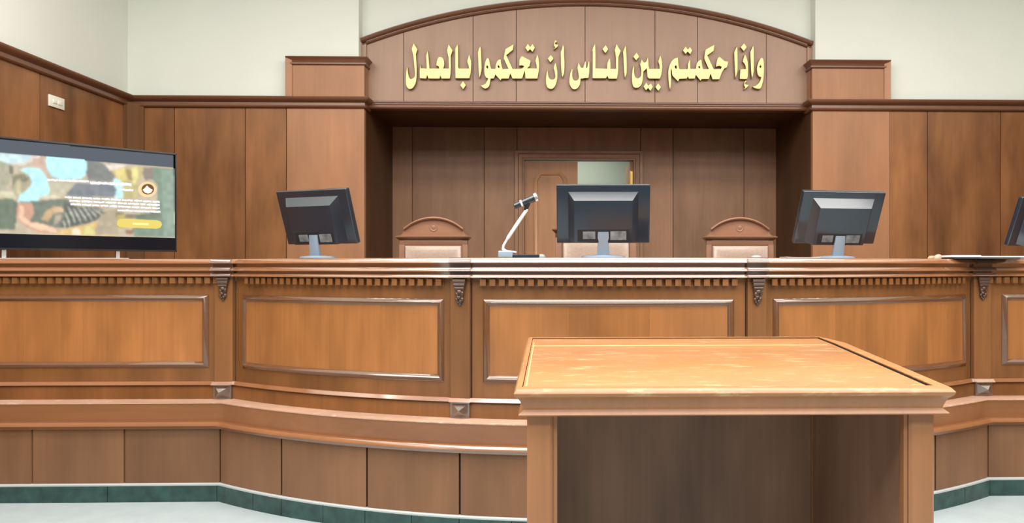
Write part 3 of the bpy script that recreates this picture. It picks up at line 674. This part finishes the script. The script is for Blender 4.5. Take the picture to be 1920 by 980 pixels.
# ================================================================== JUDGES' CHAIRS (the seats face the room)
def make_chair(label):
    t = thing('judge_chair', label, 'chair', (0, 0, 0), 'high backed judge chairs')
    k = .004085
    # frame of the backrest
    mb = MB().rbox(-.258, .258, .0, .05, .42, 1.055, .006).rbox(-.258, -.215, -.012, .0, .42, 1.05, .004).rbox(.215, .258, -.012, 0, .42, 1.05, .004)
    mb.rbox(-.258, .258, -.012, 0, 1.012, 1.05, .004)
    back = obj('backrest', mb, M['chair_wood'], t, local=True)
    rings = []
    for i, y in ((0, -.002), (.0, -.02), (.012, -.034), (.035, -.044), (.07, -.048)):
        rings.append([(-.213+i, y, .50+i), (.213-i, y, .50+i), (.213-i, y, 1.008-i), (-.213+i, y, 1.008-i)])
    obj('leather_pad', MB().loft(rings), M['leather'], back, local=True, smooth=60)
    obj('crest_ledge', MB().loft([[(-a, -o, z), (a, -o, z), (a, .06, z), (-a, .06, z)] for a, o, z in ((.262, .012, 1.052), (.270, .026, 1.062), (.279, .040, 1.070), (.279, .042, 1.078), (.262, .020, 1.084))]), M['chair_wood'], t, local=True)
    # pediment: shallow arch on the ledge
    hw, z0, z1, zs = .215, 1.083, 1.215, 1.135
    sg = z1-zs; ra = (hw*hw+sg*sg)/(2*sg); arc = [(-hw+2*hw*i/24) for i in range(25)]
    za = lambda x: zs+math.sqrt(ra*ra-x*x)-(ra-sg)
    poly = [(-.255, z0), (.255, z0), (.235, z0+.012)]+[(x, za(x)) for x in reversed(arc)]+[(-.235, z0+.012)]
    pd = obj('crest', MB().prism(poly, lambda p, y: (p[0], y, p[1]), 0, .035), M['chair_wood'], t, local=True)
    mb = MB(); rings = []
    for i in range(31):
        x = -hw-.008+(2*hw+.016)*i/30; x2 = max(-hw, min(hw, x)); z = za(x2)-(abs(x)-hw if abs(x) > hw else 0)*.5
        rings.append([(x, y, z+dz) for y, dz in ((-.004, -.012), (-.022, -.006), (-.026, .002), (-.020, .010), (.0, .013), (.04, .013), (.04, -.01))])
    obj('crest_moulding', mb.loft(rings), M['chair_wood'], pd, local=True)
    mb = MB()
    rings = [[(r*math.cos(q*math.pi/12), y, 1.145+r*math.sin(q*math.pi/12)) for q in range(24)] for r, y in ((.032, .001), (.030, -.003), (.024, -.004), (.020, -.002), (.010, -.004), (.002, -.005))]
    obj('medallion', mb.loft(rings), M['chair_wood'], pd, local=True)
    obj('seat', MB().rbox(-.26, .26, -.50, .0, .36, .42, .01), M['chair_wood'], t, local=True)
    obj('seat_cushion', MB().rbox(-.24, .24, -.49, -.02, .42, .49, .03, 4), M['leather'], t, local=True)
    for s in (-1, 1):
        obj('armrest', MB().rbox(s*.29-.03, s*.29+.03, -.46, .03, .64, .68, .012, 3).rbox(s*.29-.022, s*.29+.022, -.44, -.39, .40, .645, .006), M['chair_wood'], t, local=True)
        for y in (-.47, .0): obj('leg', MB().rbox(s*.235-.025, s*.235+.025, y, y+.05, 0, .37, .005), M['chair_wood'], t, local=True)
    return t
ch = make_chair('left judge chair, brown wood with arched crest, beside the microphone')
c2, c3 = copy_tree(ch), copy_tree(ch)
YCH = 5.75
p1 = on_y(813, 448, YCH); ch.location = (p1.x, YCH, .602)
p3 = on_y(1387, 446, YCH); c2.location = (p3.x, YCH, .602); c2['label'] = 'right judge chair, brown wood with arched crest, behind the gap between centre and right monitors'
p2 = on_y(1117, 430, 5.9); c3.location = (p2.x, 5.9, .602); sC = (on_y(1117, 430, 5.9).z-.602)/1.075; c3.scale = (1.22, 1.22, sC)
c3['label'] = 'middle judge chair, largest, mostly hidden behind the centre monitor'

# ================================================================== TELEVISION
La, Rb = on_y(0, 472, 5.02), on_y(331, 472, 5.75)
tdir = Vector((Rb.x-La.x, Rb.y-La.y, 0)).normalized(); tn = Vector((tdir.y, -tdir.x, 0))     # tn faces the room
TP = Vector((Rb.x, Rb.y, 0))
def tvp(x, y, d=0): return on_plane(x, y, TP+tn*d, tn)+Vector((0, 0, 0))
tzb, tzt = tvp(329, 472).z, tvp(327, 288).z
TW = 1.33
tv = thing('television', 'large black television in the left corner showing a winged statue', 'television', (Rb.x-tdir.x*TW/2, Rb.y-tdir.y*TW/2, 1.502))
def tvo(u, d, z): q = TP-tdir*u+tn*d; return Vector((q.x, q.y, z))       # u measured from the right edge
def tbox(mb, u0, u1, d0, d1, z0, z1): return mb.hexa([tvo(u0, d0, z0), tvo(u1, d0, z0), tvo(u1, d1, z0), tvo(u0, d1, z0), tvo(u0, d0, z1), tvo(u1, d0, z1), tvo(u1, d1, z1), tvo(u0, d1, z1)])
obj('housing', tbox(MB(), 0, TW, -.05, 0, tzb, tzt), M['black'], tv)
mb = MB(); e = .008
tbox(mb, 0, TW, 0, .006, tzt-e, tzt); tbox(mb, 0, TW, 0, .006, tzb, tzb+e*1.6); tbox(mb, 0, e, 0, .006, tzb, tzt); tbox(mb, TW-e, TW, 0, .006, tzb, tzt)
obj('bezel', mb, M['black'], tv)
obj('top_edge', tbox(MB(), 0, TW, -.045, .0055, tzt, tzt+.003), M['mon'], tv)
obj('screen', tbox(MB(), e, TW-e, 0, .002, tzb+e, tzt-e), M['screen'], tv)
for px in (8, 222):
    u = (TP-tvp(px, 472)).dot(tdir); mb = MB()
    tbox(mb, u-.030, u+.030, -.14, .05, 1.5015, 1.508); tbox(mb, u-.012, u+.012, -.045, -.010, 1.506, tzb+.01)
    obj('foot', mb, M['metal'], tv)
def pic(name, items, d0, parent=tv):
    """flat image content lying on the screen; each item is (rgb, polygon in photo pixels)"""
    mb = MB()
    for k, (col, poly) in enumerate(items):
        mb.add([tvp(x, y, d0+k*.00004) for x, y in poly], [tuple(range(len(poly)))], srgb(*col))
    me = bpy.data.meshes.new(name); me.from_pydata(mb.v, [], mb.f); me.materials.append(M['picture'])
    at = me.color_attributes.new('picture', 'FLOAT_COLOR', 'CORNER'); i = 0
    for f, c in zip(me.polygons, mb.c):
        for li in f.loop_indices: at.data[li].color = (*c, 1)
    o = bpy.data.objects.new(name, me); C.objects.link(o); o.parent = parent; o.location = -Vector(parent.location); return o
def ell(cx, cy, rx, ry, n=20, a0=0, a1=360): return [(cx+rx*math.cos(math.radians(a0+(a1-a0)*i/n)), cy+ry*math.sin(math.radians(a0+(a1-a0)*i/n))) for i in range(n)]
def pz(pts): return [(x/5.445, 270+y/5.445) for x, y in pts]      # crop of the left half
def pr(pts): return [(80+x/7, 310+y/7) for x, y in pts]           # crop of the right half
yT = lambda x: 286+(x)*(315-286)/325.0
yB = lambda x: 437.5+x*(446-437.5)/328.0
scr = [((92, 98, 106), [(-62, yT(-62)-26), (325, yT(325)-24), (325, yT(325)+1), (-62, yT(-62)+1)]),
       ((196, 178, 150), [(-62, yT(-62)), (325, yT(325)), (330, yB(330)+4), (-62, yB(-62)+4)])]
scr += [((226, 214, 200), [(-62, yT(-62)), (75, yT(75)), (70, 300), (40, 310), (0, 305), (-62, 300)]),
        ((205, 232, 236), [(-30, yT(-30)), (62, yT(62)), (50, 303), (20, 308), (-10, 300)]),
        ((188, 245, 250), pz([(475, 128), (860, 160), (905, 200), (880, 300), (830, 350), (700, 365), (600, 360), (520, 320), (480, 250), (465, 180)])),
        ((206, 170, 150), pz([(340, 140), (460, 140), (470, 200), (450, 250), (380, 240), (330, 200)])),
        ((116, 118, 112), pz([(890, 165), (1010, 180), (1110, 230), (1180, 330), (1200, 380), (1000, 385), (905, 370), (880, 300)])),
        ((188, 245, 250), pz([(200, 260), (300, 235), (400, 245), (470, 330), (500, 420), (505, 510), (420, 540), (370, 590), (180, 590), (200, 520), (260, 480), (320, 420), (310, 340), (250, 300)])),
        ((196, 190, 160), pz([(515, 390), (700, 395), (770, 420), (640, 530), (515, 500)])),
        ((112, 120, 128), pz([(770, 400), (1150, 410), (1200, 440), (1190, 540), (900, 535), (660, 530)])),
        ((172, 168, 140), pz([(-340, 200), (0, 170), (90, 200), (140, 240), (135, 330), (60, 440), (100, 490), (0, 500), (-340, 500)])),
        ((120, 112, 88), pz([(90, 200), (140, 235), (130, 320), (90, 290)])),
        ((178, 168, 132), pz([(150, 300), (250, 280), (300, 330), (330, 400), (290, 440), (240, 490), (190, 530), (150, 520), (120, 420)])),
        ((120, 118, 84), pz([(130, 320), (250, 300), (270, 340), (200, 350), (150, 400), (120, 470)])),
        ((206, 196, 150), pz([(180, 360), (210, 400), (215, 500), (180, 520), (165, 440)])),
        ((110, 104, 84), pz([(210, 350), (310, 340), (270, 385), (225, 390)])),
        ((214, 206, 170), pz([(-340, 480), (120, 480), (170, 540), (150, 580), (60, 540), (-340, 560)])),
        ((92, 108, 82), pz([(-340, 550), (130, 560), (180, 600), (170, 780), (150, 870), (-340, 880)])),
        ((100, 112, 92), pz([(180, 590), (380, 580), (640, 555), (700, 570), (760, 640), (700, 840), (560, 860), (300, 790), (200, 700)])),
        ((226, 214, 180), pz([(375, 550), (520, 515), (640, 545), (560, 560), (420, 555)])),
        ((206, 150, 122), pz([(185, 600), (330, 600), (350, 700), (300, 790), (420, 810), (560, 850), (640, 910), (400, 905), (260, 840), (190, 780), (165, 700)])),
        ((240, 196, 160), pz([(200, 620), (250, 640), (240, 720), (300, 790), (420, 810), (540, 850), (620, 905), (420, 880), (280, 830), (190, 760)])),
        ((196, 160, 112), pz([(420, 770), (470, 680), (560, 630), (630, 640), (655, 690), (600, 700), (540, 720), (490, 790)])),
        ((222, 186, 140), pz([(520, 660), (600, 640), (645, 665), (650, 700), (560, 690)])),
        ((176, 160, 136), pz([(560, 730), (620, 710), (640, 740), (600, 800), (550, 830)])),
        ((66, 74, 60), pz([(650, 590), (760, 630), (1000, 640), (1085, 690), (1000, 770), (900, 810), (760, 840), (660, 860), (600, 850), (660, 780)]))]
for a, b in (((690, 640), (775, 830)), ((660, 700), (715, 855)), ((740, 650), (835, 825)), ((790, 650), (900, 810)), ((840, 640), (950, 790)), ((890, 650), (1010, 765)), ((640, 790), (665, 860)), ((930, 650), (1070, 735)), ((700, 660), (720, 720)), ((960, 650), (1085, 690))):
    scr.append(((206, 204, 186), pz([a, (a[0]+12, a[1]), ((a[0]+b[0])/2+24, (a[1]+b[1])/2+8), b, ((a[0]+b[0])/2+8, (a[1]+b[1])/2+14)])))
scr += [((226, 188, 104), pz([(560, 905), (700, 860), (830, 835), (960, 800), (1090, 730), (1160, 760), (1200, 938), (600, 920)])),
        ((248, 232, 200), pz([(740, 870), (800, 860), (830, 930), (740, 925)])),
        ((222, 212, 130), pz([(850, 850), (950, 830), (970, 935), (850, 930)])),
        ((176, 160, 130), pr([(760, 660), (860, 590), (980, 570), (1000, 640), (960, 740), (980, 820), (1010, 915), (700, 912), (680, 850)])),
        ((196, 180, 116), pr([(900, 70), (1060, 30), (1330, 10), (1330, 100), (1260, 220), (1250, 420), (1060, 440), (1060, 330), (960, 160)])),
        ((226, 206, 120), pr([(940, 60), (1080, 30), (1110, 180), (1040, 240), (980, 150)])),
        ((232, 220, 140), pr([(1160, 40), (1240, 20), (1260, 150), (1200, 260), (1170, 180)])),
        ((166, 140, 78), pr([(1080, 60), (1160, 50), (1180, 200), (1120, 180)])),
        ((236, 222, 204), pr([(820, -20), (1000, -10), (1100, 0), (940, 60), (880, 70)])),
        ((196, 240, 240), pr([(940, 160), (1010, 190), (1060, 250), (1060, 440), (940, 440), (970, 320), (930, 250)])),
        ((132, 118, 102), pr([(1330, 30), (1460, 20), (1450, 180), (1340, 190), (1310, 110)])),
        ((114, 136, 114), pr([(1450, 15), (1720, 40), (1740, 950), (1200, 930), (1180, 850), (1250, 640), (1500, 600), (1500, 240), (1440, 180)])),
        ((124, 110, 74), pr([(960, 620), (1260, 640), (1240, 700), (960, 690)])),
        ((98, 112, 84), pr([(1230, 640), (1560, 620), (1560, 700), (1230, 700)])),
        ((186, 170, 90), pr([(980, 640), (1080, 640), (1070, 840), (980, 830)])),
        ((142, 104, 70), pr([(1080, 840), (1200, 840), (1180, 900), (1090, 900)])),
        ((134, 158, 138), pr([(1560, 60), (1710, 60), (1735, 940), (1590, 930)]))]
import numpy as np
def soft_pic(name, items, d0, nx=196, ny=82, passes=2):
    """the same kind of flat image content, softened like a photographed screen"""
    xs = np.linspace(-62, 328, nx); X = np.repeat(xs[None, :], ny, 0); tt = np.linspace(0, 1, ny)[:, None]
    Y = (yT(X)-25)+(yB(X)-yT(X)+25)*tt
    img = np.zeros((ny, nx, 3))
    for col, poly in items:
        ins = np.zeros((ny, nx), bool); n = len(poly)
        for i in range(n):
            (x1, y1), (x2, y2) = poly[i], poly[(i+1) % n]
            if y1 == y2: continue
            ins ^= ((y1 > Y) != (y2 > Y)) & (X < (x2-x1)*(Y-y1)/(y2-y1)+x1)
        img[ins] = srgb(*col)
    rng = np.random.default_rng(3); low = rng.random((ny//4+2, nx//4+2))
    low = np.kron(low, np.ones((4, 4)))[:ny, :nx]
    for _ in range(2): low = (low+np.roll(low, 1, 0)+np.roll(low, -1, 0)+np.roll(low, 1, 1)+np.roll(low, -1, 1))/5
    top = Y < yT(X)+.5
    for _ in range(passes):
        p = np.pad(img, ((1, 1), (1, 1), (0, 0)), 'edge')
        b = (p[1:-1, 1:-1]*2+p[:-2, 1:-1]+p[2:, 1:-1]+p[1:-1, :-2]+p[1:-1, 2:])/6
        img = np.where(top[..., None], img, b)
    img = np.where(top[..., None], img, (img*.86+.10)*(1+.22*(low-.5))[..., None])
    vs = [tvp(X[j, i], Y[j, i], d0) for j in range(ny) for i in range(nx)]
    fs = [(j*nx+i, j*nx+i+1, (j+1)*nx+i+1, (j+1)*nx+i) for j in range(ny-1) for i in range(nx-1)]
    me = bpy.data.meshes.new(name); me.from_pydata(vs, [], fs); me.materials.append(M['picture'])
    at = me.color_attributes.new('picture', 'FLOAT_COLOR', 'POINT')
    at.data.foreach_set('color', np.concatenate([img, np.ones((ny, nx, 1))], 2).astype(np.float32).ravel())
    o = bpy.data.objects.new(name, me); C.objects.link(o); o.parent = tv; o.location = -Vector(tv.location); return o
soft_pic('picture', scr, .0024)
# blurred writing: strips broken into words
txt = []
def words(x0, x1, y0, y1, h, n, seed):
    rnd = random.Random(seed); cuts = sorted([0, 1]+[(i+rnd.uniform(-.25, .25))/n for i in range(1, n)])
    for a, b in zip(cuts[:-1], cuts[1:]):
        a2, b2 = a+.004, b-.006; m = max(4, int((b2-a2)*(x1-x0)/16)); up, dn = [], []
        for i in range(m+1):
            f = a2+(b2-a2)*i/m; x = x0+(x1-x0)*f; y = y0+(y1-y0)*f
            up.append((x, y-h*rnd.uniform(.35, .75))); dn.append((x, y+h*rnd.uniform(.3, .7)))
        txt.append(((238, 243, 250), pr(up+dn[::-1])))
    pic('writing', txt[:], .0060); txt.clear()
words(55, 610, 190, 210, 26, 3, 1); words(620, 1170, 228, 250, 32, 2, 2); words(1010, 1190, 318, 325, 26, 2, 3)
words(285, 1545, 415, 480, 22, 10, 4); words(345, 1545, 462, 522, 22, 8, 5); words(360, 1545, 508, 565, 22, 9, 6); words(980, 1550, 588, 610, 22, 5, 7)

bt = [((226, 206, 110), pr([(980, 730), (1010, 702), (1100, 700), (1500, 718), (1550, 735), (1568, 775), (1545, 815), (1500, 830), (1100, 815), (1010, 805), (975, 780)])),
      ((246, 236, 170), pr([(1180, 752), (1390, 756), (1390, 782), (1180, 778)]))]
pic('button', bt, .0060)
em = [((236, 210, 160), pr(ell(1375, 315, 122, 102, 28))), ((120, 84, 56), pr(ell(1380, 312, 82, 70, 24))), ((250, 240, 230), pr([(1310, 320), (1335, 300), (1350, 285), (1370, 262), (1392, 285), (1410, 300), (1445, 320), (1425, 355), (1385, 370), (1340, 355)]))]
pic('emblem', em, .0060)

# ================================================================== MICROPHONE
Ym = 4.33; m0 = on_y(950, 482, Ym)
mic = thing('microphone', 'grey gooseneck desk microphone on a block base before the door', 'microphone', (m0.x, Ym, 1.502))
def mp(x, y, d=0): return on_y(x, y, Ym+d)
mb = MB().rbox(mp(935, 482).x, mp(962, 482).x, Ym-.05, Ym+.06, 1.502, mp(950, 470).z, .008, 3)
ms = obj('base', mb, M['neck'], mic)
obj('base_plate', MB().rbox(mp(938, 482).x, mp(1012, 482).x, Ym-.045, Ym+.065, 1.5015, mp(950, 477).z, .004), M['mon'], mic)
obj('stem', MB().tube([mp(968, 473), mp(950, 471), mp(943, 467), mp(944, 460), mp(952, 446)], [.006, .008, .009, .007, .0065]), M['silver'], mic)
obj('handle', MB().tube([mp(951, 448), mp(953, 445), mp(970, 419), mp(987, 394), mp(988, 392)], [.007, .0105, .0105, .010, .008]), M['silver'], mic)
obj('clip', MB().tube([mp(985, 394), mp(988, 386), mp(990, 381)], [.010, .014, .016]), M['black'], mic)
ax = (mp(1008, 369)-mp(965, 387)).normalized(); a = mp(964, 387)
Lm = (mp(1009, 369)-a).length
hd = obj('capsule', MB().tube([a, a+ax*.004, a+ax*.036, a+ax*.045, a+ax*(Lm-.03), a+ax*(Lm-.022)], [.012, .0165, .0175, .0185, .021, .021], 18), M['mon'], mic)
obj('ring', MB().tube([a+ax*.040, a+ax*.042, a+ax*.050, a+ax*.052], [.018, .0205, .0205, .018], 18), M['silver'], hd)
obj('grille', MB().tube([a+ax*(Lm-.024), a+ax*(Lm-.020), a+ax*(Lm-.006), a+ax*(Lm-.002), a+ax*(Lm+.001)], [.021, .0275, .0275, .024, .012], 18), M['metal'], hd)

# ================================================================== SMALL THINGS ON THE BENCH
def dome(name, x0, x1, ytop, Y, mat, label, cat, tilt=0):
    a, b = on_y(x0, 482, Y), on_y(x1, 482, Y); zt_ = on_y((x0+x1)/2, ytop, Y).z; h = max(.012, zt_-1.5015); r = (b.x-a.x)/2; cx = (a.x+b.x)/2
    rings = []
    for f, hh in ((.95, 0), (1, .15), (.92, .5), (.7, .8), (.4, .95), (.1, 1)):
        rings.append([(cx+tilt*hh+r*f*math.cos(q*math.pi/12), Y+r*.7*f*math.sin(q*math.pi/12), 1.5015+h*hh) for q in range(24)])
    return tag(obj(name, MB().loft(rings), mat), label, cat)
dome('rubber_stopper', 1007, 1023, 476, 4.30, M['grey_plastic'], 'small pale grey lump on the bench between microphone and centre monitor', 'stopper')
dome('bell', 1408, 1428, 478, 4.30, M['grey_plastic'], 'small grey rounded object on the bench above the right inner bracket', 'bell')
dome('crumpled_wrapper', 1739, 1752, 479, 4.66, M['orange_clay'], 'small orange crumpled scrap on the bench left of the papers', 'wrapper', .006)
dome('crumpled_wrapper', 1750, 1765, 476.5, 4.78, M['pink_clay'], 'small brownish pink scrap on the bench, touching the papers', 'wrapper', .008)
def sheet(name, x0, x1, Y0, Y1, z0, th, mat, label, cat, curl=.0):
    a, b = on_y(x0, 482, (Y0+Y1)/2).x, on_y(x1, 482, (Y0+Y1)/2).x; n = 8; rings = []
    for i in range(n+1):
        f = i/n; x = a+(b-a)*f; z = z0+curl*(abs(2*f-1)**3)
        rings.append([(x, Y0, z), (x, Y1, z), (x, Y1, z+th), (x, Y0, z+th)])
    return tag(obj(name, MB().loft(rings), mat), label, cat)
sheet('folder', 1770, 1890, 4.72, 4.98, 1.5015, .010, M['dark_card'], 'dark thin folder on the right of the bench under white papers', 'folder')
sheet('paper_sheet', 1764, 1817, 4.71, 4.99, 1.5118, .012, M['paper'], 'white stack of paper on the dark folder, left half', 'paper')
sheet('paper_sheet', 1819, 1908, 4.73, 5.0, 1.5118, .007, M['paper'], 'thinner white paper on the dark folder, right half', 'paper')
sheet('paper_sheet', 1468, 1532, 4.36, 4.50, 1.5015, .004, M['paper_grey'], 'pale loose sheet lying on the bench below the right pier monitor', 'paper', .003)
pA = on_y(0, 484, 4.87)
sheet('paper_sheet', -60, 236, 4.86, 4.93, 1.5015, .005, M['paper_grey'], 'long pale strip of paper on the bench below the television', 'paper')
# switch plate on the left wall
c = [on_x(x, y, XL) for x, y in ((90, 178), (118, 184), (118, 205), (90, 200))]
y0, y1 = min(p.y for p in c), max(p.y for p in c); z0, z1 = (c[2].z+c[3].z)/2, (c[0].z+c[1].z)/2
sw = thing('switch_plate', 'cream double switch plate high on the left wood panelling', 'switch', (XL, (y0+y1)/2, (z0+z1)/2))
obj('plate', MB().rbox(XL-.001, XL+.014, y0, y1, z0, z1, .004), M['white_plastic'], sw)
for k in range(2):
    a = y0+.03+(y1-y0-.06)*k/2; obj('rocker', MB().rbox(XL+.012, XL+.019, a+.006, a+(y1-y0-.06)/2-.006, z0+.03, z1-.03, .003), M['white_plastic'], sw)
